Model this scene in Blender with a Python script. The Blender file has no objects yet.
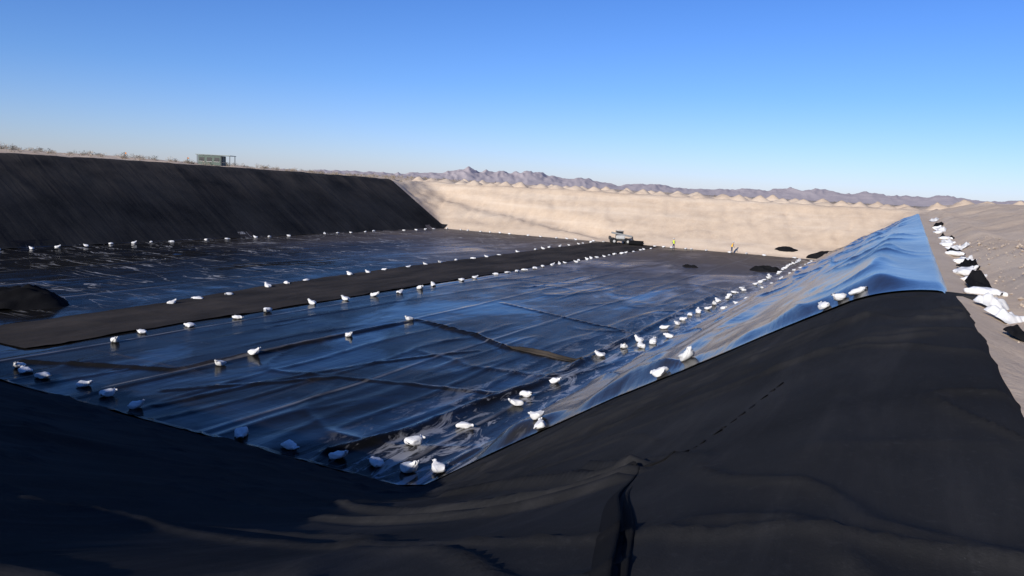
import bpy, bmesh, math, random
import numpy as np
from mathutils import Vector, Matrix
random.seed(7); rng=np.random.RandomState(3)
scn=bpy.context.scene
scn.view_settings.view_transform='Standard'; scn.view_settings.look='None'; scn.view_settings.exposure=0
COL=scn.collection
# ------------------------------------------------------------------ noise
def hsh(ix,iy,s):
    v=np.sin(ix*127.1+iy*311.7+s*74.7)*43758.5453
    return v-np.floor(v)
def vn(x,y,s=0):
    x=np.asarray(x,float);y=np.asarray(y,float)
    ix=np.floor(x);iy=np.floor(y);fx=x-ix;fy=y-iy
    fx=fx*fx*fx*(fx*(fx*6-15)+10);fy=fy*fy*fy*(fy*(fy*6-15)+10)
    a=hsh(ix,iy,s);b=hsh(ix+1,iy,s);c=hsh(ix,iy+1,s);d=hsh(ix+1,iy+1,s)
    return (a*(1-fx)+b*fx)*(1-fy)+(c*(1-fx)+d*fx)*fy
def fbm(x,y,s=0,o=4):
    r=0;A=.5;t=0
    for i in range(o):
        r=r+A*vn(x*2**i+i*17.3,y*2**i-i*9.1,s+i);t+=A;A*=.5
    return r/t
def ridge(x,y,s=0,p=6):
    return (1-np.abs(2*fbm(x,y,s,2)-1))**p
def sstep(x,a,b):
    t=np.clip((x-a)/(b-a),0,1);return t*t*(3-2*t)
def smin(a,b,k):
    h=np.maximum(k-np.abs(a-b),0)/k
    return np.minimum(a,b)-h*h*k*.25
# ------------------------------------------------------------------ pit shape (metres, floor at z=0)
UL,UR,WN,WF=-80.,-12.,18.3,128.
def crest(u,w):
    r=np.interp(w,[-20,30,80,135],[7.4,7.4,7.9,8.4])
    l=np.interp(w,[-20,50,65,84,101,130],[9.3,9.7,9.75,9.6,9.25,8.75])
    f=sstep(-u,12,85)
    return r*(1-f)+l*f
def H(u,w):
    u=np.asarray(u,float);w=np.asarray(w,float)
    a=np.maximum(0,u-UR)*.617;b=np.maximum(0,UL-u)*.66
    c=np.maximum(0,WN-w)*.42
    ww=w-1.2*(fbm(u*.05,w*.02,5)-.5)
    e=np.maximum(0,ww-WF)*.6
    ec=np.interp(u,[-95,-86,-52,-40],[9.5,8.0,1.0,-3]);
    e=e-.9*sstep(ww-WF,ec,ec+3.0)*(1-sstep(ww-WF,ec+3.2,ec+6.))*sstep(-u,40,50)
    s=(a**6+b**6+c**6+np.maximum(e,0)**6)**(1/6.)
    return np.maximum(0,smin(s,crest(u,w),.7))
def outside(u,w):
    z=0
    z=z+1.25*sstep(u,2.2,9)*(.35+.65*sstep(w,10,60))*(1-.5*sstep(u,60,200))
    z=z+.22*sstep(u,2.5,5)*np.abs(np.sin(w*.28+.8*fbm(u*.2,w*.1,33)))**1.5*sstep(w,12,24)*(1-sstep(u,40,90))*(1-sstep(w,130,140))
    z=z+.5*sstep(-u,97,110)*sstep(w,20,50)
    return z
def T(u,w):
    R=np.hypot(u+40,w-70)
    far=sstep(R,180,900)
    z=(H(u,w)+outside(u,w))*(1-far)+8.0*far
    n=(fbm(u*.25,w*.25,11)-.5)*.5+(fbm(u*1.1,w*1.1,12,3)-.5)*.22
    offp=np.maximum.reduce([sstep(u,.9,2.2),sstep(-u,93,96),sstep(w,128.5,131),sstep(-w,9,12)])
    z=z+n*offp
    fb=sstep(w,129,132)*(1-sstep(w,140.5,142.5))*((u<14)&(u>-100))
    z=z-fb*.45*ridge(u*.5+.6*fbm(u*.2,w*.2,4)+w*.12,w*.04,21,3)-fb*.35*fbm(u*.5,w*.6,22)
    cov=((u<.5)&(u>-92.8)&(w>-8)&(w<127.3))
    z=np.where(cov,z-.14,z)
    z=z-.25*np.exp(-((u-1.75)/.45)**2)*(w>-8)*(w<128)
    z=z+.35*np.exp(-((u-3.0)/.6)**2)*(.4+fbm(u*.8,w*.6,31))*(w>-8)*(w<128)
    z=z+far*(fbm(u*.002,w*.002,9)-.5)*1.5
    return z
# ------------------------------------------------------------------ mesh helpers
def newobj(name,verts,faces,mats=(),smooth=True,parent=None,midx=None):
    me=bpy.data.meshes.new(name)
    me.from_pydata([tuple(v) for v in verts],[],[tuple(f) for f in faces]); me.update()
    for m in mats: me.materials.append(m)
    if smooth: me.polygons.foreach_set('use_smooth',[True]*len(me.polygons))
    if midx is not None: me.polygons.foreach_set('material_index',midx)
    ob=bpy.data.objects.new(name,me);COL.objects.link(ob)
    if parent: ob.parent=parent
    return ob
def gridobj(name,U,W,Z,mat,flip=False):
    n,m=U.shape
    me=bpy.data.meshes.new(name)
    co=np.stack([U,W,Z],-1).reshape(-1,3).astype(np.float32)
    idx=np.arange(n*m).reshape(n,m)
    q=np.stack([idx[:-1,:-1],idx[:-1,1:],idx[1:,1:],idx[1:,:-1]],-1).reshape(-1,4)
    if flip:q=q[:,::-1]
    me.vertices.add(n*m);me.vertices.foreach_set('co',co.ravel())
    me.loops.add(q.size);me.loops.foreach_set('vertex_index',q.ravel().astype(np.int32))
    me.polygons.add(len(q));me.polygons.foreach_set('loop_start',np.arange(0,q.size,4,dtype=np.int32))
    me.polygons.foreach_set('use_smooth',[True]*len(q))
    me.update(calc_edges=True);me.validate()
    me.materials.append(mat)
    ob=bpy.data.objects.new(name,me);COL.objects.link(ob);return ob
# ------------------------------------------------------------------ material helpers
class M:
    def __init__(s,name):
        s.m=bpy.data.materials.new(name);s.m.use_nodes=True;s.t=s.m.node_tree
        s.b=s.t.nodes['Principled BSDF'];s.pos=None
    def n(s,typ,**k):
        nd=s.t.nodes.new(typ)
        for a,b in k.items(): setattr(nd,a,b)
        return nd
    def l(s,a,b): s.t.links.new(a,b)
    def P(s):
        if not s.pos: s.pos=s.n('ShaderNodeNewGeometry').outputs['Position']
        return s.pos
    def noise(s,scale,xyz=(1,1,1),detail=4,rough=.55,dist=0,rot=0):
        mp=s.n('ShaderNodeMapping');mp.inputs['Scale'].default_value=xyz;mp.inputs['Rotation'].default_value=(0,0,rot)
        s.l(s.P(),mp.inputs['Vector'])
        nz=s.n('ShaderNodeTexNoise');nz.inputs['Scale'].default_value=scale;nz.inputs['Detail'].default_value=detail
        nz.inputs['Roughness'].default_value=rough;nz.inputs['Distortion'].default_value=dist
        s.l(mp.outputs[0],nz.inputs['Vector']);return nz.outputs['Fac']
    def ramp(s,fac,stops):
        r=s.n('ShaderNodeValToRGB');e=r.color_ramp.elements
        while len(e)<len(stops):e.new(.5)
        for i,(p,c) in enumerate(stops):
            e[i].position=p;e[i].color=(c if len(c)==4 else (*c,1)) if hasattr(c,'__len__') else (c,c,c,1)
        s.l(fac,r.inputs[0]);return r.outputs[0]
    def mix(s,f,a,b,mode='MIX'):
        m=s.n('ShaderNodeMix',data_type='RGBA',blend_type=mode)
        for sock,v in ((m.inputs[0],f),(m.inputs[6],a),(m.inputs[7],b)):
            if hasattr(v,'is_output'): s.l(v,sock)
            elif hasattr(v,'__len__'): sock.default_value=(*v,1) if len(v)==3 else v
            else: sock.default_value=v if sock==m.inputs[0] else (v,v,v,1)
        return m.outputs[2]
    def math(s,op,a,b=0,c=0):
        m=s.n('ShaderNodeMath',operation=op)
        for i,v in enumerate((a,b,c)):
            if hasattr(v,'is_output'): s.l(v,m.inputs[i])
            else: m.inputs[i].default_value=v
        return m.outputs[0]
    def mrange(s,v,a,b,c=0,d=1):
        m=s.n('ShaderNodeMapRange');s.l(v,m.inputs[0])
        for i,x in enumerate((a,b,c,d)): m.inputs[i+1].default_value=x
        return m.outputs[0]
    def sep(s):
        x=s.n('ShaderNodeSeparateXYZ');s.l(s.P(),x.inputs[0]);return x.outputs
    def bump(s,h,strength=.5,dist=.02,prev=None):
        b=s.n('ShaderNodeBump')
        if hasattr(strength,'is_output'): s.l(strength,b.inputs['Strength'])
        else: b.inputs['Strength'].default_value=strength
        b.inputs['Distance'].default_value=dist
        s.l(h,b.inputs['Height'])
        if prev: s.l(prev,b.inputs['Normal'])
        return b.outputs[0]
    def set(s,**k):
        for a,v in k.items():
            i=s.b.inputs[{'col':'Base Color','rough':'Roughness','nrm':'Normal','spec':'Specular IOR Level','metal':'Metallic','ior':'IOR'}[a]]
            if hasattr(v,'is_output'): s.l(v,i)
            elif hasattr(v,'__len__'): i.default_value=(*v,1)
            else: i.default_value=v
        return s.m
def plain(name,col,rough=.6,spec=.4,var=.15,scale=8,metal=0,bump=.0):
    m=M(name);nz=m.noise(scale)
    c=m.ramp(nz,[(.3,tuple(x*(1-var) for x in col)),(.7,tuple(min(1,x*(1+var)) for x in col))])
    m.set(col=c,rough=rough,spec=spec,metal=metal)
    if bump: m.set(nrm=m.bump(m.noise(scale*4),bump,.01))
    return m.m
# sand
m=M('sand');g=m.P()
big=m.noise(.06,detail=5);mid=m.noise(.9,detail=6,rough=.65);fine=m.noise(9,detail=6,rough=.7)
c=m.mix(big,(.53,.405,.285),(.64,.51,.375))
c=m.mix(m.ramp(mid,[(.35,0.0),(.75,.55)]),c,(.44,.325,.23))
c=m.mix(m.ramp(fine,[(.5,0.0),(.8,.5)]),c,(.68,.58,.45))
st=m.noise(1.0,xyz=(.05,.05,.9),detail=6,dist=.6)
c=m.mix(m.ramp(st,[(.45,0.0),(.65,.3)]),c,(.72,.61,.48))
cd=m.n('ShaderNodeVectorMath',operation='DISTANCE');cd.inputs[1].default_value=(-40,70,8);m.l(g,cd.inputs[0])
fd=m.ramp(m.math('DIVIDE',cd.outputs['Value'],1500),[(.11,0.0),(.3,1.0)])
sc=m.noise(.02,detail=8,rough=.7)
c=m.mix(fd,c,m.mix(sc,(.24,.20,.16),(.38,.32,.25)))
b=m.bump(m.noise(2.2,detail=8,rough=.7),.55,.10);b=m.bump(m.noise(25,detail=5,rough=.7),.35,.015,b)
SAND=m.set(col=c,rough=.95,spec=.1,nrm=b)
def geotex(name,base=(.026,.0255,.0255),dust=.5):
    m=M(name)
    a=m.noise(.35,detail=5);f=m.noise(14,detail=5,rough=.7);st=m.noise(1.0,xyz=(1.6,.16,.4),detail=6,rough=.65,dist=.5)
    c=m.mix(m.ramp(a,[(.3,0.0),(.75,1.0)]),tuple(x*.65 for x in base),tuple(x*1.25 for x in base))
    c=m.mix(m.ramp(st,[(.5,0.0),(.8,dust)]),c,(base[0]*2.3,base[1]*2.2,base[2]*2.1))
    c=m.mix(m.ramp(f,[(.55,0.0),(.85,.4)]),c,(base[0]*2.6,base[1]*2.55,base[2]*2.5))
    lint=m.noise(55,detail=3,rough=.6)
    c=m.mix(m.ramp(lint,[(.68,0.0),(.76,.4)]),c,(.10,.098,.095))
    b=m.bump(m.noise(1.0,xyz=(1,.22,.5),detail=4,dist=1.0),.5,.10)
    b=m.bump(m.noise(4,xyz=(1,.3,.7),detail=4,dist=.8),.3,.02,b)
    b=m.bump(m.noise(70,detail=4,rough=.7),.5,.006,b)
    return m.set(col=c,rough=1.0,spec=.04,nrm=b)
GEO=geotex('black_geotextile')
m=M('black_geotextile_left');g=m.P();sp=m.sep()
a=m.noise(.12,detail=6,rough=.6);sm=m.noise(1.0,xyz=(.05,.8,.05),detail=5)
c=m.mix(m.ramp(a,[(.35,0.0),(.65,1.0)]),(.008,.009,.011),(.028,.028,.029))
c=m.mix(m.ramp(sm,[(.5,0.0),(.8,.3)]),c,(.055,.05,.045))
c=m.mix(m.ramp(m.noise(5,detail=6,rough=.75),[(.5,0.0),(.8,.45)]),c,(.055,.052,.048))
topd=m.math('MULTIPLY',m.mrange(sp[2],4.0,9.5,0,.8),m.ramp(m.noise(.25,detail=6),[(.35,0.0),(.6,1.0)]))
c=m.mix(topd,c,(.065,.056,.048))
b=m.bump(m.noise(1.0,xyz=(.12,1.0,.12),detail=5,dist=.8),.4,.22);b=m.bump(m.noise(20,detail=4),.4,.02,b)
GEOL=m.set(col=c,rough=1,spec=.06,nrm=b)
m=M('strip_geotextile');a=m.noise(.5,xyz=(1,.25,1),detail=6)
c=m.mix(m.ramp(a,[(.3,0.0),(.7,1.0)]),(.018,.016,.014),(.062,.051,.042))
GEOS=m.set(col=c,rough=1,spec=.1,nrm=m.bump(m.noise(3,xyz=(1,.4,1),detail=5),.6,.08))
# HDPE liner
def liner(name):
    m=M(name);sp=m.sep()
    slope=m.mrange(sp[0],-13.2,-11.5)
    leftf=m.mrange(sp[0],-44,-50,0,1)
    st=m.noise(1.0,xyz=(.9,.08,.9),detail=6,rough=.65,dist=.8)
    st2=m.noise(1.0,xyz=(.10,.7,.8),detail=6,rough=.65,dist=1.0,rot=.35)
    big=m.noise(.07,detail=4)
    c=m.mix(m.ramp(big,[(.35,0.0),(.7,1.0)]),(.0055,.0055,.0055),(.012,.0115,.011))
    df=m.mix(1.0,m.ramp(st,[(.57,0.0),(.72,.25)]),m.ramp(st2,[(.58,0.0),(.74,.25)]),'ADD')
    dust_refl=m.mix(1.0,df,m.ramp(big,[(.35,0.2),(.65,1.0)]),'MULTIPLY')
    far_refl=m.math('MULTIPLY',m.mrange(sp[1],60,105,0,.85),m.ramp(m.noise(.12,xyz=(1,.5,1),detail=6),[(.35,.35),(.6,1.0)]))  # far floor: brown reflection of the sand bank, painted into the base colour
    dust_refl=m.mix(1.0,dust_refl,m.math('MULTIPLY',far_refl,m.mrange(slope,0,1,1,0)),'ADD')
    c=m.mix(dust_refl,c,(.14,.112,.09))
    c=m.mix(m.mrange(slope,0,1,0,.3),c,(.060,.058,.056))
    # weld seams: paler flattened track with dust along each panel joint
    wn=m.math('MULTIPLY',m.math('SUBTRACT',m.noise(.08,detail=1),.5),.9)
    ph=m.math('FRACT',m.math('DIVIDE',m.math('ADD',m.math('ADD',sp[0],wn),31.6),7.2))
    tri=m.math('ABSOLUTE',m.math('SUBTRACT',ph,.5))
    sm=m.mrange(tri,.006,.018,1,0)
    sm=m.math('MULTIPLY',m.math('MULTIPLY',sm,m.mrange(slope,0,1,1,0)),m.ramp(m.noise(.5,detail=4),[(.35,.15),(.6,.8)]))
    c=m.mix(sm,c,(.17,.16,.15))
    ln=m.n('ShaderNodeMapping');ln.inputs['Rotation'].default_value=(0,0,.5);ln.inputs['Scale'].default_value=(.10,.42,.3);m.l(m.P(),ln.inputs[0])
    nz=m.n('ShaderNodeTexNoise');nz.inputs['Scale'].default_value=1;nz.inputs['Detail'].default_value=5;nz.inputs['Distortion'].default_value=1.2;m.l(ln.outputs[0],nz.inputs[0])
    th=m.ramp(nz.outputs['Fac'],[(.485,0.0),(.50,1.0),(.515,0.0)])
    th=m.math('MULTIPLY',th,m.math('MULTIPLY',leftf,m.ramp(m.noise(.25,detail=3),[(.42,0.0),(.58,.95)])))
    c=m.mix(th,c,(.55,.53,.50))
    toe_glare=m.math('MULTIPLY',m.mrange(sp[0],-17.5,-13.5,0,1),m.mrange(sp[0],-11.0,-9.5,1,0))
    tn=m.ramp(m.noise(1.0,xyz=(1.2,.35,.6),detail=7,rough=.7,dist=1.5),[(.52,0.0),(.60,.8)])
    toe_glare=m.math('MULTIPLY',toe_glare,tn)
    c=m.mix(toe_glare,c,(.36,.35,.34))  # glossy glare along the bank toe, painted as pale patches in the colour
    wet=m.ramp(m.noise(.16,xyz=(1,.45,1),detail=5,rough=.6,dist=.8),[(.50,0.0),(.62,1.0)])
    r=m.ramp(m.noise(.6,xyz=(1,.4,1),detail=5),[(.3,.14),(.7,.30)])
    r=m.mix(wet,r,.07)
    r=m.mix(dust_refl,r,.6)
    r=m.mix(m.mrange(slope,0,1,0,.8),r,.20)
    k=m.mrange(slope,0,1,.20,.35)
    b=m.bump(m.noise(.8,xyz=(1,.14,1),detail=4,dist=1.2),k,.12)
    b=m.bump(m.noise(1.4,xyz=(.30,1,1),detail=4,dist=1.0,rot=.5),.14,.05,b)
    b=m.bump(m.noise(7,detail=3),.10,.01,b)
    spec=m.math('ADD',m.mrange(slope,0,1,.03,.34),m.math('MULTIPLY',wet,.09))
    return m.set(col=c,rough=r,spec=spec,nrm=b)
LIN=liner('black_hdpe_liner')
BAG=plain('white_woven_bag',(.72,.71,.69),.95,.08,.15,6,bump=1.0)
BAGD=plain('white_woven_sheet',(.68,.67,.64),.95,.08,.2,4,bump=.8)
# ------------------------------------------------------------------ terrain sheet
def axis(lo,hi,step,far,gr=1.13):
    v=list(np.arange(lo,hi+1e-6,step));s=step;x=hi
    while x<far: s*=gr;x+=s;v.append(x)
    s=step;x=lo;pre=[]
    while x>-far: s*=gr;x-=s;pre.append(x)
    return np.array(pre[::-1]+v)
ua=axis(-112,16,.5,16000);wa=axis(-12,150,.55,16000)
U,W=np.meshgrid(ua,wa);gridobj('ground',U,W,T(U,W),SAND)
# ------------------------------------------------------------------ liner
def wb(u):
    return np.interp(u,[-80,-40,-20,-13,-10.5,-9,-7,-5,-3,-1,.3,1],[18.0,18.2,17.6,18.0,19.8,20.3,20.8,20.0,19.8,18.8,17.4,16.6])+.35*(fbm(u*.5,u*0,44)-.5)
def seg(u,w,pts,width,h,s=0):
    z=0
    for (x0,y0),(x1,y1) in zip(pts[:-1],pts[1:]):
        dx,dy=x1-x0,y1-y0;L=dx*dx+dy*dy
        t=np.clip(((u-x0)*dx+(w-y0)*dy)/L,0,1)
        d=np.hypot(u-x0-t*dx,w-y0-t*dy)
        z=np.maximum(z,h*np.exp(-(d/width)**2))
    return z*(.5+fbm(u*.7,w*.7,s))
def linz(u,w):
    slope=sstep(u,-13,-10.5)
    stripm=sstep(u,-47.5,-46)*(1-sstep(u,-36.8,-35.8))*sstep(w,20,23)
    fl=1-slope
    z=.02+0*u
    uu=u+2.5*fbm(u*.1,w*.05,61)
    pa=sstep(fbm(u*.06,w*.05,62,2),.4,.6)
    pb=sstep(fbm(u*.07,w*.06,63,2),.5,.65)
    z=z+fl*.06*ridge(uu*.24,w*.022,51,14)*(.3+.7*pa)
    z=z+fl*.05*ridge(uu*.4+3,w*.04,59,16)*pb
    z=z+fl*.045*ridge(uu*.13+w*.03,w*.09-u*.04,52,26)*pb
    z=z+fl*.03*fbm(u*.6,w*.30,54,2)
    ph=(u+28+.5*(fbm(w*.08,u*0,64)-.5))/7.2;z=z+fl*.025*np.exp(-(((ph-np.round(ph))*7.2)/.14)**2)
    us=u+1.1*fbm(u*.08,w*.06,72)
    z=z+slope*(.44*fbm(us*.75,ws_(w)*.035,55,1)+.15*fbm(us*1.9,w*.06,56,1)+.14*ridge(us*.35+w*.05,w*.16,58,9)+.02*fbm(u*2,w*1.0,57,2))*(1-.85*sstep(u,-1.2,.6))*sstep(w-wb(u),-.2,1.5)
    z=z+seg(u,w,[(-34.5,20.5),(-28.5,23.5),(-28.0,30),(-27.6,41.5),(-22,39.5),(-19,37.6)],.16,.14,3)
    z=z+seg(u,w,[(-16,19.2),(-15.2,22),(-15,27),(-14.4,31.5),(-14.6,45),(-15,70)],.18,.16,4)
    z=z+seg(u,w,[(-12.2,20),(-11.6,26),(-11.8,40),(-11.4,70),(-11.7,120)],.2,.14,5)
    z=z+seg(u,w,[(-26,21),(-22,27),(-15,29)],.13,.06,6)+seg(u,w,[(-27,52),(-15,47)],.12,.06,8)
    z=z+seg(u,w,[(-24.5,19.5),(-24,24),(-22.6,30),(-20,36)],.12,.06,9)
    return z*(1-stripm)+.01*stripm
def ws_(w): return w+2*vn(w*.05,w*0,73)
us=np.concatenate([np.arange(-81,-36,.28),np.arange(-36,-14,.15),np.arange(-14,.95,.09)])
tt=np.linspace(0,1,450)**1.45
U,TT=np.meshgrid(us,tt)
endw=127.2+.5*(fbm(us*.4,us*0,41)-.5)
W=wb(us)[None,:]*(1-TT)+endw[None,:]*TT
Z=H(U,W)+.03+linz(U,W)
Z=Z-.22*sstep(U,.62,.95)
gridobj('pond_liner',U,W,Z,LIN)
us=np.linspace(0,1,36);ws=np.concatenate([np.arange(22,60,.3),np.arange(60,128,.6)])
S_,W=np.meshgrid(us,ws)
Lf=np.interp(W,[22,35,45,60,128],[-42.6,-43.0,-44.6,-45.5,-46.8])-.4*fbm(W*.25,W*0,5)
Rt=-37.1+.6*fbm(W*.25,W*0,6)
U=Lf*(1-S_)+Rt*S_
gridobj('geotextile_strip',U,W,.065+.06*fbm(U*.9,W*.35,8)+.05*ridge(U*.5,W*.3,9,6),GEOS)
# near geotextile
s=.045;x=1.25;ul=[x]
while x>-93: s=min(s*1.012,.9);x-=s;ul.append(x)
ul=np.array(ul[::-1]);tl=np.linspace(0,1,420)
U,TT=np.meshgrid(ul,tl)
top=wb(ul)+.45+np.where(ul<-12,.3,0)
W=-7*(1-TT)+top[None,:]*TT
def geoz(u,w):
    nearw=sstep(-u,4,9)
    z=.015+.10*fbm(u*.3,w*.2,81,2)
    z=z+.08*ridge(u*.5+w*.12,w*.16,82,6)*(.2+.8*nearw)
    z=z+.06*ridge(u*.3-w*.1,w*.4+u*.2,83,10)*(.3+.7*nearw)
    z=z+.015*fbm(u*1.6,w*1.0,84,2)+.05*ridge(u*.6+w*.35,w*.35-u*.2,85,22)
    # long drape creases running down the bank from the crest
    z=z+.055*ridge(u*.12+w*.04,w*.42+u*.05,87,22)*(1-nearw)
    z=z+.14*ridge((u*.42+w*.9)*.35,(u-w)*.05,86,7)*sstep(w,3,8)*(1-sstep(w,15.5,17.5))*sstep(-u,2.5,5.5)
    z=z+seg(u,w,[(-2.0,6.75),(-2.5,6.9),(-3.1,7.6),(-4.3,8.6),(-5.5,9.2)],.10,.11,3)+seg(u,w,[(-2.0,6.5),(-2.8,6.3),(-4.2,6.6),(-6.3,7.8)],.10,.11,4)+seg(u,w,[(-2.0,6.2),(-3.0,5.7),(-5,5.9)],.09,.08,6)
    z=z+seg(u,w,[(-2.1,6.75),(-2.35,7.3),(-3.0,8.2)],.08,.07,9)
    z=z+seg(u,w,[(-.35,3),(-.45,9),(-.3,16.5)],.2,.05,5)
    z=z+seg(u,w,[(-8,13),(-3,15.0),(-.5,14.3)],.18,.06,7)+seg(u,w,[(-3,12),(.3,11.2)],.14,.05,8)
    fade=1-.85*sstep(w-wb(u),-2.0,-.2)
    return z*sstep(1.25-u,0,.5)*fade
Z=H(U,W)+geoz(U,W)-.25*sstep(U,.8,1.25)
Z=np.where(W>wb(ul)[None,:]-.05,H(U,W)+.0,Z)
gridobj('geotextile_slope',U,W,Z,GEO)
ul=np.concatenate([np.arange(-95,-79.4,.22)]);wl=np.arange(-7,129,.3)
U,W=np.meshgrid(ul,wl)
Z=H(U,np.minimum(W,140))+.06+.05*fbm(U*.5,W*.6,91)+.07*ridge(U*.05,W*.25,92,5)
Z=Z+.15*sstep(-U,92.5,93.2)*fbm(W*.3,U*0,93)-.15*sstep(-U,94.2,95)
gridobj('geotextile_slope',U,W,Z,GEOL)
# ------------------------------------------------------------------ ribbons / folds
def surf(u,w):
    z=float(H(u,w));
    if w>float(wb(np.array(float(u)))) : z+=.05+float(linz(np.array(float(u)),np.array(float(w))))
    else: z+=float(geoz(np.array(float(u)),np.array(float(w))))
    return z
def fold(pts,width,height,n=40,seed=0,lean=.6,wide=None):
    P=[Vector((a,b,0)) for a,b in pts];V=[];F=[];K=15
    # smooth (Catmull-Rom) centre line
    Q=[P[0]*2-P[1]]+P+[P[-1]*2-P[-2]];ns=len(P)-1
    def at(k):
        x=min(k*ns,ns-1e-6);j=int(x);t=x-j;a,b,c,d=Q[j],Q[j+1],Q[j+2],Q[j+3]
        return .5*((2*b)+(c-a)*t+(2*a-5*b+4*c-d)*t*t+(3*b-a-3*c+d)*t**3)
    for i in range(n+1):
        k=i/n;c=at(k);t=(at(min(1,k+.02))-at(max(0,k-.02))).normalized();nr=Vector((t.y,-t.x,0))
        tp=math.sin(math.pi*min(max(k,.01),.99))**.5
        if wide: tp=(1-k)*.55+.45*math.sin(math.pi*max(k,.01))**.5*1
        wv=float(vn(k*2+seed,0.3,seed));hv=float(vn(k*2.5+seed,4.3,seed+5))
        c=c+nr*(wv-.5)*width*.3
        for q in range(K):
            x=q/(K-1)*2-1;ww=width*tp*(.85+.3*wv)
            p=c+nr*(x*ww*.5)
            prof=max(0,1-x*x)**.8
            if wide: prof=prof*(.55+.45*math.cos(x*5.5+1.0))
            hh=height*min(tp,1)*(.75+.5*hv)*prof
            z=surf(p.x,p.y)+hh-.01
            V.append((p.x+nr.x*hh*lean,p.y+nr.y*hh*lean,z))
    for i in range(n):
        for q in range(K-1):
            a=i*K+q;F.append((a,a+1,a+K+1,a+K))
    return V,F
def joinfolds(name,lst,mat):
    V=[];F=[]
    for v,f in lst:
        o=len(V);V+=v;F+=[tuple(i+o for i in q) for q in f]
    return newobj(name,V,F,[mat])
GEOD=geotex('black_geotextile_fold',(.011,.011,.012),.2)
joinfolds('fabric_fold',[fold([(-.85,2.6),(-1.25,3.8),(-1.7,5.2),(-1.98,6.65)],.30,.10,80,3,.7,wide=True),
   fold([(-1.95,6.5),(-2.4,6.68),(-3.0,6.75)],.10,.06,30,6,.8),
   fold([(-2.3,6.95),(-2.7,7.25),(-3.2,7.9)],.08,.04,30,16,.8),
   fold([(-1.95,6.6),(-1.75,6.85),(-1.62,7.1)],.09,.05,30,9,.8)],GEOD)
sl=[]
w_=6.8
while w_<9.9:
    L=random.uniform(.08,.3);uu=-1.62+.13*(w_-6.8)+random.uniform(-.02,.02)
    sl.append(fold([(uu,w_),(uu+random.uniform(.0,.06),w_+L)],random.uniform(.04,.08),random.uniform(.03,.055),8,int(w_*10)))
    w_+=L+random.uniform(.02,.2)
joinfolds('fabric_seam',sl,GEOD)
joinfolds('liner_flap',[fold([(-19.2,37.9),(-17.8,37.7),(-16.2,37.5),(-14.4,37.2)],.45,.20,50,8),fold([(-18.4,37.5),(-16.5,37.2),(-14.8,36.9)],.3,.1,40,9)],GEOS)
# ------------------------------------------------------------------ sandbags
def bagmesh(name,seed,bend,ln=1.0):
    r=random.Random(seed)
    prof=[(-.36,.15,.012),(-.34,.18,.045),(-.28,.21,.085),(-.18,.225,.115),(-.05,.23,.125),(.07,.22,.12),(.16,.185,.105),(.22,.135,.085),(.26,.09,.068),(.29,.07,.055),(.32,.085,.045),(.355,.12,.03),(.39,.13,.010)]
    N=20;V=[];F=[]
    cx,cz,ang=-.36,.11,0;prev=-.36
    fl=r.uniform(.55,1.1);kx=r.uniform(-.25,.25)
    for i,(x,y,z) in enumerate(prof):
        d=(x-prev)*ln;prev=x
        if x>.0: ang=bend*min(1,x/.28)
        cx+=d*math.cos(ang);cz+=d*math.sin(ang)
        if i>9: y*=fl
        yo=kx*x*x*4*.35
        for j in range(N):
            t=2*math.pi*j/N
            cy=math.copysign(abs(math.cos(t))**.7,math.cos(t))*y
            ch=math.copysign(abs(math.sin(t))**.7,math.sin(t))*z
            k=1+.7*(float(fbm(math.cos(t)*1.6+i*.4+seed,math.sin(t)*1.6+seed*2,seed,3))-.5)
            k+=.14*(float(vn(j*1.1+seed*3,i*1.1,seed+9))-.5)
            if i>9: ch+=.03*math.sin(t*3+seed)
            if i<3: ch+=.03*math.sin(t*2+seed)
            cy*=k;ch*=k
            if 5<i<12: cy+=.014*math.cos(t*5);ch+=.014*math.sin(t*5)
            px=cx-ch*math.sin(ang);pz=cz+ch*math.cos(ang)
            if pz<0:pz*=.15
            V.append((px,cy+yo,max(pz,-.01)))
    n=len(prof)
    for i in range(n-1):
        for j in range(N):
            a=i*N+j;b=i*N+(j+1)%N;F.append((a,b,b+N,a+N))
    F.append(tuple(range(N))[::-1]);F.append(tuple((n-1)*N+j for j in range(N)))
    return V,F
BV=[bagmesh('b',i,[.3,.75,.0,.8,.4,.6,-.05,.7,.9,.15][i],[1,.95,1.05,1,.9,1.05,1.05,.9,.95,1.05][i]) for i in range(10)]
BM=[]
for V,F in BV:
    me=bpy.data.meshes.new('sandbag');me.from_pydata(V,[],F);me.update();me.materials.append(BAG)
    me.polygons.foreach_set('use_smooth',[True]*len(me.polygons));BM.append(me)
def nrmat(u,w):
    e=.3;n=Vector((-(float(H(u+e,w))-float(H(u-e,w)))/(2*e),-(float(H(u,w+e))-float(H(u,w-e)))/(2*e),1)).normalized();return n
def bagxf(u,w,s=1,stand=None):
    n=nrmat(u,w);q=Vector((0,0,1)).rotation_difference(n).to_matrix().to_4x4()
    return Matrix.Translation((u,w,surf(u,w)-.02))@q@Matrix.Rotation(random.uniform(0,6.28),4,'Z')@Matrix.Diagonal((s,s*random.uniform(.9,1.1),s*random.uniform(.95,1.4),1))
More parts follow.
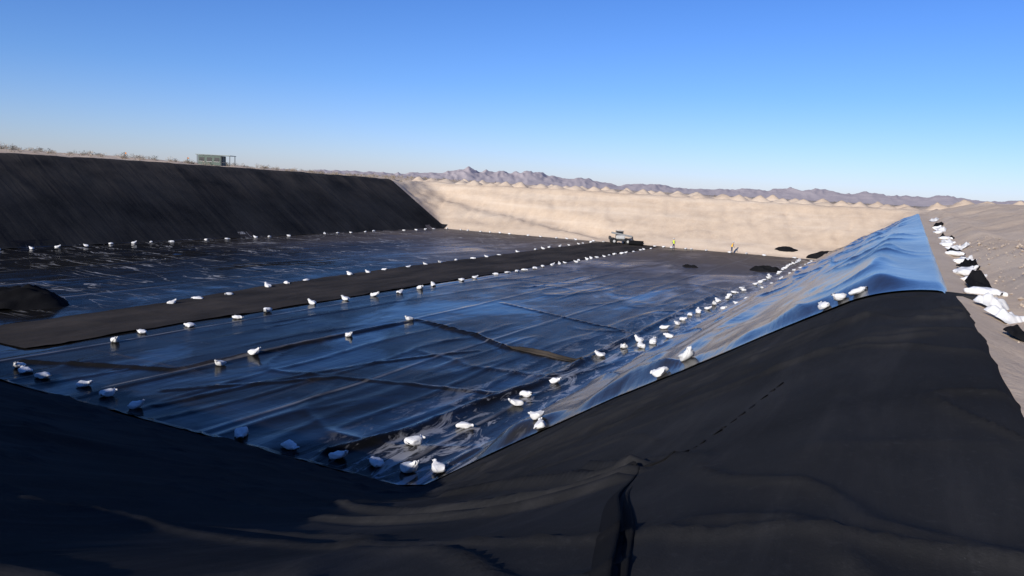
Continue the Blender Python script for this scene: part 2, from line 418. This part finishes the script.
near=[(-32.7,19.5),(-31.2,19.4),(-28.9,19.6),(-27,19.3),(-24.8,18.9),(-19.5,18.8),(-17.3,18.8),(-15.4,19.0),(-14.1,19.2),(-12.9,19.3),(-12.2,19.8),(-14.2,21.5),(-13.8,24.1),(-13.6,27.9),(-13.8,29.4),(-13.7,32.2),(-27.6,25.3),(-27.9,27.8),(-27.4,34.4),(-27.8,40.8),(-14.2,39.1),(-13.8,42),(-13.8,44.6),(-12.9,44.6),(-13.8,50.1),(-13.1,42.9),(-12.6,47),(-35.1,25.5),(-36.2,27.9),(-35.8,30.7),(-35.8,34.2),(-36.3,37.2),(-36.5,41.6),(-36,44.6),(-35.7,47.8),(-35.3,50.5),(-35.5,53.6),(-42.7,35.2),(-43.2,37.7),(-43.2,40.5),(-44.3,45.4),
 (-9.1,20.5),(-9.55,21.2),(-5.7,20.6),(-5.0,20.9),(-33.6,19.8)]
def putbag(u,w,s,Mx=None):
    ob=bpy.data.objects.new('sandbag',BM[random.randrange(10)]);COL.objects.link(ob)
    ob.matrix_world=bagxf(u,w,s) if Mx is None else Mx
for i,(u,w) in enumerate(near): putbag(u,w,random.uniform(.82,.98)*(.85 if u>-10 else 1))
for (u,w) in [(-1.6,19.45),(-1.25,19.35),(-.9,19.15)]: putbag(u,w,.5)
far=[]
def line(p0,p1,s0,s1,ju,miss=.1):
    L=math.hypot(p1[0]-p0[0],p1[1]-p0[1]);d=0
    while d<L:
        k=d/L
        if random.random()>miss: far.append((p0[0]+(p1[0]-p0[0])*k+random.gauss(0,ju),p0[1]+(p1[1]-p0[1])*k+random.gauss(0,ju*.5)))
        d+=random.uniform(s0,s1)
line((-35.9,56),(-36.4,124),1.8,2.8,.15)
line((-44.9,48),(-47.6,125),2.5,4.0,.15)
line((-13.6,52),(-14.0,126),1.8,2.8,.2,.05)
line((-12.2,56),(-12.4,124),3,6,.25)
line((-78.6,30),(-78.8,125),2.4,4.5,.25)
line((-78,126.2),(-13,126.4),1.4,3.2,.2)
V=[];F=[]
for u,w in far:
    v,f=BV[random.randrange(10)];Mx=bagxf(u,w,random.uniform(.72,.9));o=len(V)
    V+=[Mx@Vector(p) for p in v];F+=[tuple(i+o for i in q) for q in f]
newobj('sandbag_row',V,F,[BAG])
# ------------------------------------------------------------------ crumpled sheets / heaps
def heap(name,c,sx,sy,h,mat,seed,n=34,rot=0,z0=None):
    V=[];F=[]
    for i in range(n+1):
        for j in range(n+1):
            x=i/n*2-1;y=j/n*2-1
            r=math.hypot(x,y);R=1+.35*(float(fbm((math.atan2(y,x)+3.2)*1.2,0,seed))-.5)
            e=max(0,1-(r/R)**2)
            hh=h*(e**.9)*(.35+1.0*float(fbm(x*1.8,y*1.8,seed+1)))+.35*h*float(ridge(np.array(x*1.2+y*.6),np.array(y*1.6-x*.5),seed+2,4))*min(1,e*2)
            px=x*sx;py=y*sy
            X=c[0]+px*math.cos(rot)-py*math.sin(rot);Y=c[1]+px*math.sin(rot)+py*math.cos(rot)
            base=(surf(X,Y) if z0 is None else float(T(np.array(X),np.array(Y))))
            V.append((X,Y,base+(hh if e>0 else -.05)-.01))
    for i in range(n):
        for j in range(n):
            a=i*(n+1)+j;F.append((a,a+1,a+n+2,a+n+1))
    return newobj(name,V,F,[mat])
heap('geotextile_heap',(-48.6,28.0),3.4,1.7,1.3,GEOD,4,rot=1.1)
heap('geotextile_heap',(-15.4,100),1.9,1.0,.6,GEOD,14,rot=.3)
heap('geotextile_heap',(-23.7,95.6),1.0,.5,.3,GEOD,24)
heap('geotextile_heap',(-17.2,130),1.8,.6,.3,GEOD,34,z0=1)
heap('geotextile_heap',(-11.6,129.3),2.6,.9,.35,GEOD,44,z0=1,rot=.4)
def sheet(name,c,L,Wd,amp,mat,seed,rot):
    n=26;V=[];F=[]
    for i in range(n+1):
        for j in range(n+1):
            x=(i/n-.5)*L*(1+.25*(float(vn(j*.3,seed,seed))-.5));y=(j/n-.5)*Wd*(1+.4*(float(vn(i*.25,seed,seed+3))-.5))
            X=c[0]+x*math.cos(rot)-y*math.sin(rot);Y=c[1]+x*math.sin(rot)+y*math.cos(rot)
            z0=float(T(np.array(X),np.array(Y)))
            ed=min(1,4*min(i/n,1-i/n,j/n,1-j/n)+.15)
            z=z0+.02+ed*(amp*max(0,float(fbm(x*2.6+seed,y*2.6,seed,3))-.3)*1.3+amp*.5*float(ridge(np.array(x*1.5),np.array(y*1.5+x*.3),seed,3)))
            V.append((X,Y,z))
    for i in range(n):
        for j in range(n):
            a=i*(n+1)+j;F.append((a,a+1,a+n+2,a+n+1))
    return newobj(name,V,F,[mat])
items=[(1.45,16.2,.8,.45,.28,1,1.3),(1.6,15.0,.7,.45,.28,1,.8),(1.7,13.4,1.2,.5,.35,0,1.3),(1.9,12.2,.7,.4,.3,0,.9),(1.5,20.2,1.4,.5,.35,0,1.5),
 (1.6,26,1.4,.5,.35,0,1.4),(1.7,29.5,1.0,.4,.3,1,1.7),(1.6,34,1.6,.5,.35,0,1.5),(1.8,37,1.2,.5,.35,1,1.2),(1.6,42,1.4,.5,.35,1,1.5),(1.8,48,2.0,.6,.35,0,1.6),(1.7,56,2.0,.6,.35,1,1.5),(1.8,66,2.4,.6,.35,0,1.5),(1.8,80,3,.7,.35,1,1.5)]
for i,(x,y,L,Wd,am,k,ro) in enumerate(items):
    sheet(['tarp_scrap','plastic_sheet'][k],(x,y),L,Wd,am,[GEOD,BAGD][k],60+i,ro)
for (u,w) in [(1.35,17.6),(1.55,18.6),(1.5,21.7),(1.4,23.2),(1.5,24.5),(1.6,28),(1.7,31),(1.5,32.5),(1.5,39),(1.6,45),(1.5,52),(1.6,60)]:
    putbag(u,w,.7,Matrix.Translation((u,w,float(T(np.array(u),np.array(w)))+.02))@Matrix.Rotation(random.uniform(-.5,.5),4,'Z')@Matrix.Scale(.8,4))
# gravel on the right
V=[];F=[]
ico=[(0,0,1),(.9,0,.2),(.28,.85,.2),(-.72,.52,.2),(-.72,-.52,.2),(.28,-.85,.2),(0,0,-.6)]
icf=[(0,1,2),(0,2,3),(0,3,4),(0,4,5),(0,5,1),(6,2,1),(6,3,2),(6,4,3),(6,5,4),(6,1,5)]
for i in range(2400):
    u=1.5+abs(random.gauss(0,3.5));w=random.uniform(3,40) if i%2 else random.uniform(3,18)
    s=random.uniform(.012,.045)*(1+ (random.random()<.06)*1.8);z=float(T(np.array(u),np.array(w)));o=len(V);r=random.uniform(0,6)
    for p in ico:
        q=[c*s*random.uniform(.7,1.3) for c in p];V.append((u+q[0]*math.cos(r)-q[1]*math.sin(r),w+q[0]*math.sin(r)+q[1]*math.cos(r),z+q[2]*.8+s*.2))
    F+=[tuple(k+o for k in f) for f in icf]
newobj('gravel',V,F,[plain('stone',(.46,.37,.28),.9,.2,.3,6)],smooth=False)
# ------------------------------------------------------------------ windrow of spoil heaps on far crest
uu=np.arange(-98,60,.3);ww=np.arange(141,156,.3);U,W=np.meshgrid(uu,ww)
base=T(U,W)
z=np.full(U.shape,-1.)
for row,(w0,per) in enumerate([(144.5,3.6),(149.5,4.4)]):
    x=-97
    while x<58:
        hh=random.uniform(.6,1.1);rx=random.uniform(1.5,2.1);ry=random.uniform(1.4,1.9);wc=w0+random.uniform(-.6,.6)
        d=np.hypot((U-x)/rx,(W-wc)/ry);z=np.maximum(z,hh*(1-d)*1.1);x+=per*random.uniform(.75,1.2)
Z=base+np.where(z>-.3,z+(fbm(U*1.5,W*1.5,3)-.5)*.2,-.6)
gridobj('soil_windrow',U,W,Z,SAND)
# ------------------------------------------------------------------ scrub
V=[];F=[];mi=[]
def bush(u,w,r,h,k,mat):
    z=float(T(np.array(u),np.array(w)))
    for i in range(k):
        a=random.uniform(0,6.28);e=random.uniform(.1,1.5);q=random.uniform(.3,1)
        x=u+math.cos(a)*math.cos(e)*r*q;y=w+math.sin(a)*math.cos(e)*r*q;zz=z+math.sin(e)*h*q
        s=random.uniform(.05,.16)*r
        d=Vector((random.gauss(0,1),random.gauss(0,1),random.gauss(.6,1))).normalized();t=d.cross(Vector((random.random(),random.random(),.3))).normalized()
        o=len(V);c=Vector((x,y,zz))
        V.extend([c-t*s*.35,c+t*s*.35,c+d*s*1.8]);F.append((o,o+1,o+2));mi.append(mat)
    for i in range(5):
        a=random.uniform(0,6.28);o=len(V);tx=u+math.cos(a)*r*.7;ty=w+math.sin(a)*r*.7
        V.extend([Vector((u-.03,w,z-.05)),Vector((u+.03,w,z-.05)),Vector((tx,ty,z+h*.75))]);F.append((o,o+1,o+2));mi.append(1)
for i in range(600):
    u=-97-abs(random.gauss(0,16));w=random.uniform(25,190)
    r=random.uniform(.3,.9);bush(u,w,r,r*random.uniform(.7,1.1),90,random.choice([0,0,0,0,1,1,2]))
for i in range(160):
    u=random.uniform(-90,60);w=random.uniform(156,260);r=random.uniform(.4,.9);bush(u,w,r,r*.8,60,random.choice([0,1,2]))
for i in range(60):
    u=random.uniform(9,60);w=random.uniform(30,200);r=random.uniform(.2,.6);bush(u,w,r,r*.7,60,random.choice([0,0,1]))
newobj('desert_scrub',V,F,[plain('dry_grass',(.38,.31,.23),.9,.1,.25,2),plain('twigs',(.19,.15,.11),.9,.1,.2,2),plain('creosote',(.12,.115,.07),.9,.1,.3,2)],smooth=False,midx=mi)
# ------------------------------------------------------------------ mountains
MT=M('hazy_mountain_rock')
c=MT.mix(MT.noise(.003,detail=8,rough=.6),(.42,.365,.365),(.53,.465,.44));MT.set(col=c,rough=1,spec=0,nrm=MT.bump(MT.noise(.005,detail=6,rough=.6),.3,40))  # rock colour paled to carry the distance haze, no volume
tab=[(-60,40),(-48,60),(-42,55),(-40.5,70),(-37.5,75),(-34.5,95),(-32,125),(-30.6,185),(-29,165),(-27.5,160),(-25.5,175),(-23.5,125),(-21,120),(-19.5,80),(-17.6,100),(-16.8,120),(-15.5,80),(-13,75),(-11,100),(-9.5,105),(-8,130),(-6.6,150),(-5.4,130),(-4,115),(-2.5,125),(-1,110),(0,100),(1.2,125),(2.8,118),(4,100),(6,110),(9,95),(14,120),(20,60),(35,80)]
bx=[t[0] for t in tab];by=[t[1] for t in tab]
az=np.radians(np.linspace(-58,34,1200));rr=np.linspace(7000,9600,46)
A,R=np.meshgrid(az,rr)
hh=np.interp(np.degrees(A),bx,by)
prof=np.interp((R-7000)/2600,[0,.12,.42,.6,1],[0,.18,.8,1.0,.0])
n1=fbm(A*60,R*.0018,5,5);n2=ridge(A*80,R*.0012,15,1.3)
Z=-4+hh*1.05*prof*(.68+.26*n2+.42*(n1-.5))+9*prof*(fbm(A*300,R*.01,25,3)-.5)
gridobj('mountain_range',R*np.sin(A),R*np.cos(A),Z,MT.m,flip=True)
# ------------------------------------------------------------------ part helpers
def empty(name,loc,rz=0):
    e=bpy.data.objects.new(name,None);COL.objects.link(e);e.location=loc;e.rotation_euler=(0,0,rz);return e
def box(par,name,c,s,mat,bev=.03,rot=(0,0,0)):
    bm=bmesh.new();bmesh.ops.create_cube(bm,size=1)
    for v in bm.verts:v.co=Vector((v.co.x*s[0],v.co.y*s[1],v.co.z*s[2]))
    if bev:bmesh.ops.bevel(bm,geom=bm.edges[:],offset=min(bev,min(s)*.3),segments=2,affect='EDGES')
    me=bpy.data.meshes.new(name);bm.to_mesh(me);bm.free();me.materials.append(mat)
    o=bpy.data.objects.new(name,me);COL.objects.link(o);o.parent=par;o.location=c;o.rotation_euler=rot;return o
def cyl(par,name,c,r,d,mat,axis='Z',n=24,bev=.02):
    bm=bmesh.new();bmesh.ops.create_cone(bm,cap_ends=True,segments=n,radius1=r,radius2=r,depth=d)
    if bev:bmesh.ops.bevel(bm,geom=[e for e in bm.edges if all(abs(abs(v.co.z)-d/2)<1e-4 for v in e.verts)],offset=bev,segments=2,affect='EDGES')
    me=bpy.data.meshes.new(name);bm.to_mesh(me);bm.free();me.materials.append(mat)
    o=bpy.data.objects.new(name,me);COL.objects.link(o);o.parent=par;o.location=c
    if axis=='Y':o.rotation_euler=(math.pi/2,0,0)
    if axis=='X':o.rotation_euler=(0,math.pi/2,0)
    return o
WHT=plain('machine_white_paint',(.50,.49,.46),.5,.4);DK=plain('dark_steel',(.035,.035,.038),.5,.5);TY=plain('tyre_rubber',(.02,.02,.02),.9,.2)
GL=plain('cab_glass',(.02,.025,.03),.08,.8);GRN=plain('shed_green',(.10,.13,.105),.7,.3);ORG=plain('machine_orange',(.55,.20,.05),.5,.4)
tz=.07
E=empty('telehandler',(-43.2,125.2,tz),math.radians(28))
box(E,'chassis',(0,0,.75),(3.3,1.0,.45),DK)
for n,(x,y) in {'wheel_1':(1.15,.85),'wheel_2':(1.15,-.85),'wheel_3':(-1.15,.85),'wheel_4':(-1.15,-.85)}.items():
    cyl(E,n,(x,y,.52),.52,.38,TY,'Y',bev=.07);cyl(E,n+'_hub',(x,y+math.copysign(.2,y),.52),.22,.04,WHT,'Y')
box(E,'engine_cover',(-.1,-.62,1.2),(1.5,.6,.6),WHT,.1)
box(E,'cab_lower',(-.1,.55,1.15),(1.25,.75,.6),DK,.06)
for i,(x,y) in enumerate([(-.68,.24),(-.68,.88),(.48,.24),(.48,.88)]): box(E,'cab_post_%d'%(i+1),(x,y,1.82),(.07,.07,.8),DK,.01)
box(E,'cab_glass',(-.1,.56,1.8),(1.06,.56,.7),GL,.02)
box(E,'cab_roof',(-.1,.56,2.26),(1.3,.78,.09),WHT,.04)
box(E,'counterweight',(-1.75,0,1.0),(.35,1.3,.6),DK,.08)
box(E,'boom',(.2,-.08,1.62),(3.6,.26,.3),plain('machine_grey',(.25,.25,.24),.5),.03,(0,math.radians(9),0))
box(E,'boom_head',(2.05,-.08,.95),(.22,.3,.9),DK,.03,(0,math.radians(-12),0))
box(E,'fork_carriage',(2.22,-.08,.55),(.1,1.1,.55),DK,.02)
box(E,'fork_1',(2.75,-.4,.3),(1.1,.12,.06),DK,.01);box(E,'fork_2',(2.75,.24,.3),(1.1,.12,.06),DK,.01)
E=empty('liner_roll',(-40.2,124.6,.1),math.radians(15))
cyl(E,'roll',(0,0,.42),.4,2.4,GEOD,'X',bev=.03);cyl(E,'core',(0,0,.42),.09,2.7,WHT,'X')
sz=float(T(np.array(-100.),np.array(91.)))
E=empty('site_shed',(-100,91,sz-.05),math.radians(27))
box(E,'cabin',(-.7,0,1.0),(3.6,2.3,1.5),GRN,.03)
box(E,'roof',(-.1,0,1.86),(5.6,2.7,.10),plain('roof_metal',(.20,.23,.20),.5,.5),.02)
box(E,'floor_frame',(-.7,0,.18),(3.7,2.2,.12),DK,.02)
for i,(x,y) in enumerate([(2.55,-1.15),(2.55,1.15),(1.2,-1.22),(-2.6,-1.22),(-2.6,1.22)]):box(E,'post_%d'%(i+1),(x,y,.93),(.09,.09,1.76),DK,.01)
for i,x in enumerate((-1.9,-.7,.5)):
    box(E,'window_%d'%(i+1),(x,-1.155,1.15),(.8,.03,.6),GL,.005)
    box(E,'sill_%d'%(i+1),(x,-1.18,.81),(.92,.08,.05),WHT,.005)
box(E,'door',(.98+.14,0,.95),(.04,.9,1.35),DK,.005)
box(E,'rail',(1.9,-1.15,.75),(1.3,.05,.05),DK,.005)
for i,x in enumerate((-2.0,.6)): cyl(E,'wheel_%d'%(i+1),(x,-.95,.12),.25,.2,TY,'Y')
for (u,w) in [(-96.5,72.),(-99,84.5)]:
    z=float(T(np.array(u),np.array(w)));E=empty('marker_post',(u,w,z))
    cyl(E,'stake',(0,0,.45),.035,1.0,DK,n=10,bev=.005);box(E,'flag',(.16,0,.8),(.3,.02,.2),ORG,.004)
# ------------------------------------------------------------------ workers
def worker(loc,rz,vest,bendy):
    E=empty('worker',loc,rz)
    J={'pel':(0,0,.95,.13),'wst':(0,.0,1.10,.125),'chs':(0,bendy*.25,1.32,.155),'nek':(0,bendy*.36,1.50,.06),'hd0':(0,bendy*.38+.01,1.58,.075),'hd1':(0,bendy*.4+.02,1.68,.098),'hd2':(0,bendy*.4+.01,1.76,.07),
     'shl':(.17,bendy*.3,1.44,.075),'ell':(.25,bendy*.3+.02,1.16,.048),'wrl':(.24,bendy*.3+.16,.95,.032),'hal':(.235,bendy*.3+.22,.90,.036),
     'shr':(-.17,bendy*.3,1.44,.075),'elr':(-.26,bendy*.3-.03,1.16,.048),'wrr':(-.27,bendy*.3+.05,.92,.032),'har':(-.27,bendy*.3+.08,.85,.036),
     'hil':(.10,0,.88,.10),'knl':(.13,.07,.50,.065),'anl':(.14,.02,.10,.045),'tol':(.15,.17,.05,.045),
     'hir':(-.10,0,.88,.10),'knr':(-.13,.03,.50,.065),'anr':(-.15,-.06,.10,.045),'tor':(-.17,.09,.05,.045)}
    K=list(J);Ed=[('pel','wst'),('wst','chs'),('chs','nek'),('nek','hd0'),('hd0','hd1'),('hd1','hd2'),('chs','shl'),('shl','ell'),('ell','wrl'),('wrl','hal'),('chs','shr'),('shr','elr'),('elr','wrr'),('wrr','har'),('pel','hil'),('hil','knl'),('knl','anl'),('anl','tol'),('pel','hir'),('hir','knr'),('knr','anr'),('anr','tor')]
    me=bpy.data.meshes.new('body');me.from_pydata([J[k][:3] for k in K],[(K.index(a),K.index(b)) for a,b in Ed],[])
    o=bpy.data.objects.new('body',me);COL.objects.link(o)
    sk=o.modifiers.new('s','SKIN');sk.use_smooth_shade=True
    for i,k in enumerate(K): me.skin_vertices[0].data[i].radius=(J[k][3],)*2
    me.skin_vertices[0].data[0].use_root=True
    o.modifiers.new('u','SUBSURF').levels=2
    bpy.context.view_layer.update()
    m2=bpy.data.meshes.new_from_object(o.evaluated_get(bpy.context.evaluated_depsgraph_get()));o.modifiers.clear();o.data=m2;m2.name='body'
    m2.materials.clear()
    for mt in (vest,plain('trousers',(.05,.06,.10),.9),plain('skin',(.42,.24,.16),.6),plain('boots',(.04,.03,.02),.8),plain('shirt',(.09,.11,.17),.9)):m2.materials.append(mt)
    for p in m2.polygons:
        c=p.center;z=c.z
        p.material_index=3 if z<.16 else 2 if (z>1.52 or (abs(c.x)>.19 and z<.98)) else 1 if z<.97 else 4 if abs(c.x)>.2 else 0
        p.use_smooth=True
    o.parent=E
    hy=bendy*.4+.015
    V=[];F=[]
    rings=[(.165,-.01),(.15,.0),(.125,.005),(.12,.05),(.095,.10),(.05,.13),(.005,.14)];N=20
    for r,z in rings:
        for j in range(N):
            t=2*math.pi*j/N;V.append((r*math.cos(t)*.92,hy+r*math.sin(t)*1.1+(.02 if r>.14 and math.sin(t)>0 else 0),1.73+z))
    for i in range(len(rings)-1):
        for j in range(N):
            a=i*N+j;b=i*N+(j+1)%N;F.append((a,b,b+N,a+N))
    newobj('hard_hat',V,F,[WHT],parent=E)
    V=[];F=[]
    for sx,hx,hy2,hz in ((1,.235,bendy*.3+.235,.885),(-1,-.27,bendy*.3+.09,.83)):
        for q in range(5):
            ox=(-.028+.017*q);ln=[.055,.08,.088,.08,.06][q]
            pts=[Vector((hx+ox,hy2,hz)),Vector((hx+ox*1.15,hy2+.012,hz-ln*.5)),Vector((hx+ox*1.1,hy2+.002,hz-ln))]
            if q==0: pts=[Vector((hx-sx*.03,hy2+.01,hz+.02)),Vector((hx-sx*.045,hy2+.03,hz-.005)),Vector((hx-sx*.04,hy2+.04,hz-.03))]
            o0=len(V)
            for i,p in enumerate(pts):
                for j in range(6): V.append((p.x+.009*(1-.2*i)*math.cos(j*1.047),p.y+.009*(1-.2*i)*math.sin(j*1.047),p.z))
            for i in range(2):
                for j in range(6):
                    a=o0+i*6+j;b=o0+i*6+(j+1)%6;F.append((a,b,b+6,a+6))
            F.append(tuple(o0+12+j for j in range(6)))
    newobj('fingers',V,F,[m2.materials[2]],parent=E)
worker((-33.4,123,.06),math.radians(150),plain('hi_vis_yellow',(.62,.75,.05),.7),.15)
worker((-25.0,126.6,.06),math.radians(-60),plain('hi_vis_orange',(.8,.45,.05),.7),.5)
# ------------------------------------------------------------------ light
EL=math.radians(21);AZ=math.radians(5)
L=bpy.data.lights.new('sun','SUN');L.energy=5.0;L.angle=math.radians(.5);L.color=(1,.95,.885)
so=bpy.data.objects.new('sun',L);COL.objects.link(so)
d=Vector((math.sin(AZ)*math.cos(EL),math.cos(AZ)*math.cos(EL),-math.sin(EL)))
so.rotation_euler=d.to_track_quat('-Z','Y').to_euler();so.location=(0,-30,40)
wd=bpy.data.worlds.new('World');scn.world=wd;wd.use_nodes=True
nt=wd.node_tree;bg=nt.nodes['Background'];sk=nt.nodes.new('ShaderNodeTexSky');sk.sky_type='NISHITA';sk.sun_disc=False
sk.sun_elevation=EL;sk.sun_rotation=math.pi+AZ;sk.altitude=900;sk.air_density=1.0;sk.dust_density=.6;sk.ozone_density=2.0
tc=nt.nodes.new('ShaderNodeTexCoord');sx=nt.nodes.new('ShaderNodeSeparateXYZ');nt.links.new(tc.outputs['Generated'],sx.inputs[0])
rp=nt.nodes.new('ShaderNodeValToRGB');nt.links.new(sx.outputs[2],rp.inputs[0]);e=rp.color_ramp.elements;e.new(.2);e.new(.45)
for i,(p,c) in enumerate([(0,(.43,.47,.73,1)),(.12,(.28,.415,.705,1)),(.28,(.20,.36,.67,1)),(.5,(.14,.29,.60,1))]):
    e[i].position=p;e[i].color=c
mx=nt.nodes.new('ShaderNodeMix');mx.data_type='RGBA';mx.blend_type='MULTIPLY';mx.inputs[0].default_value=1
nt.links.new(sk.outputs[0],mx.inputs[6]);nt.links.new(rp.outputs[0],mx.inputs[7])
vm=nt.nodes.new('ShaderNodeVectorMath');vm.operation='SCALE';vm.inputs['Scale'].default_value=2.0;nt.links.new(mx.outputs[2],vm.inputs[0])
nt.links.new(vm.outputs[0],bg.inputs[0]);bg.inputs[1].default_value=.10
# ------------------------------------------------------------------ camera
cam=bpy.data.cameras.new('camera');co=bpy.data.objects.new('camera',cam);COL.objects.link(co);scn.camera=co
cam.sensor_width=36;cam.lens=780/1024*36;cam.clip_end=40000;cam.clip_start=.05
co.matrix_world=Matrix.Translation((0,0,9))@Matrix.Rotation(math.radians(26.74),4,'Z')@Matrix.Rotation(math.radians(90-7.52),4,'X')@Matrix.Rotation(math.radians(3),4,'Z')
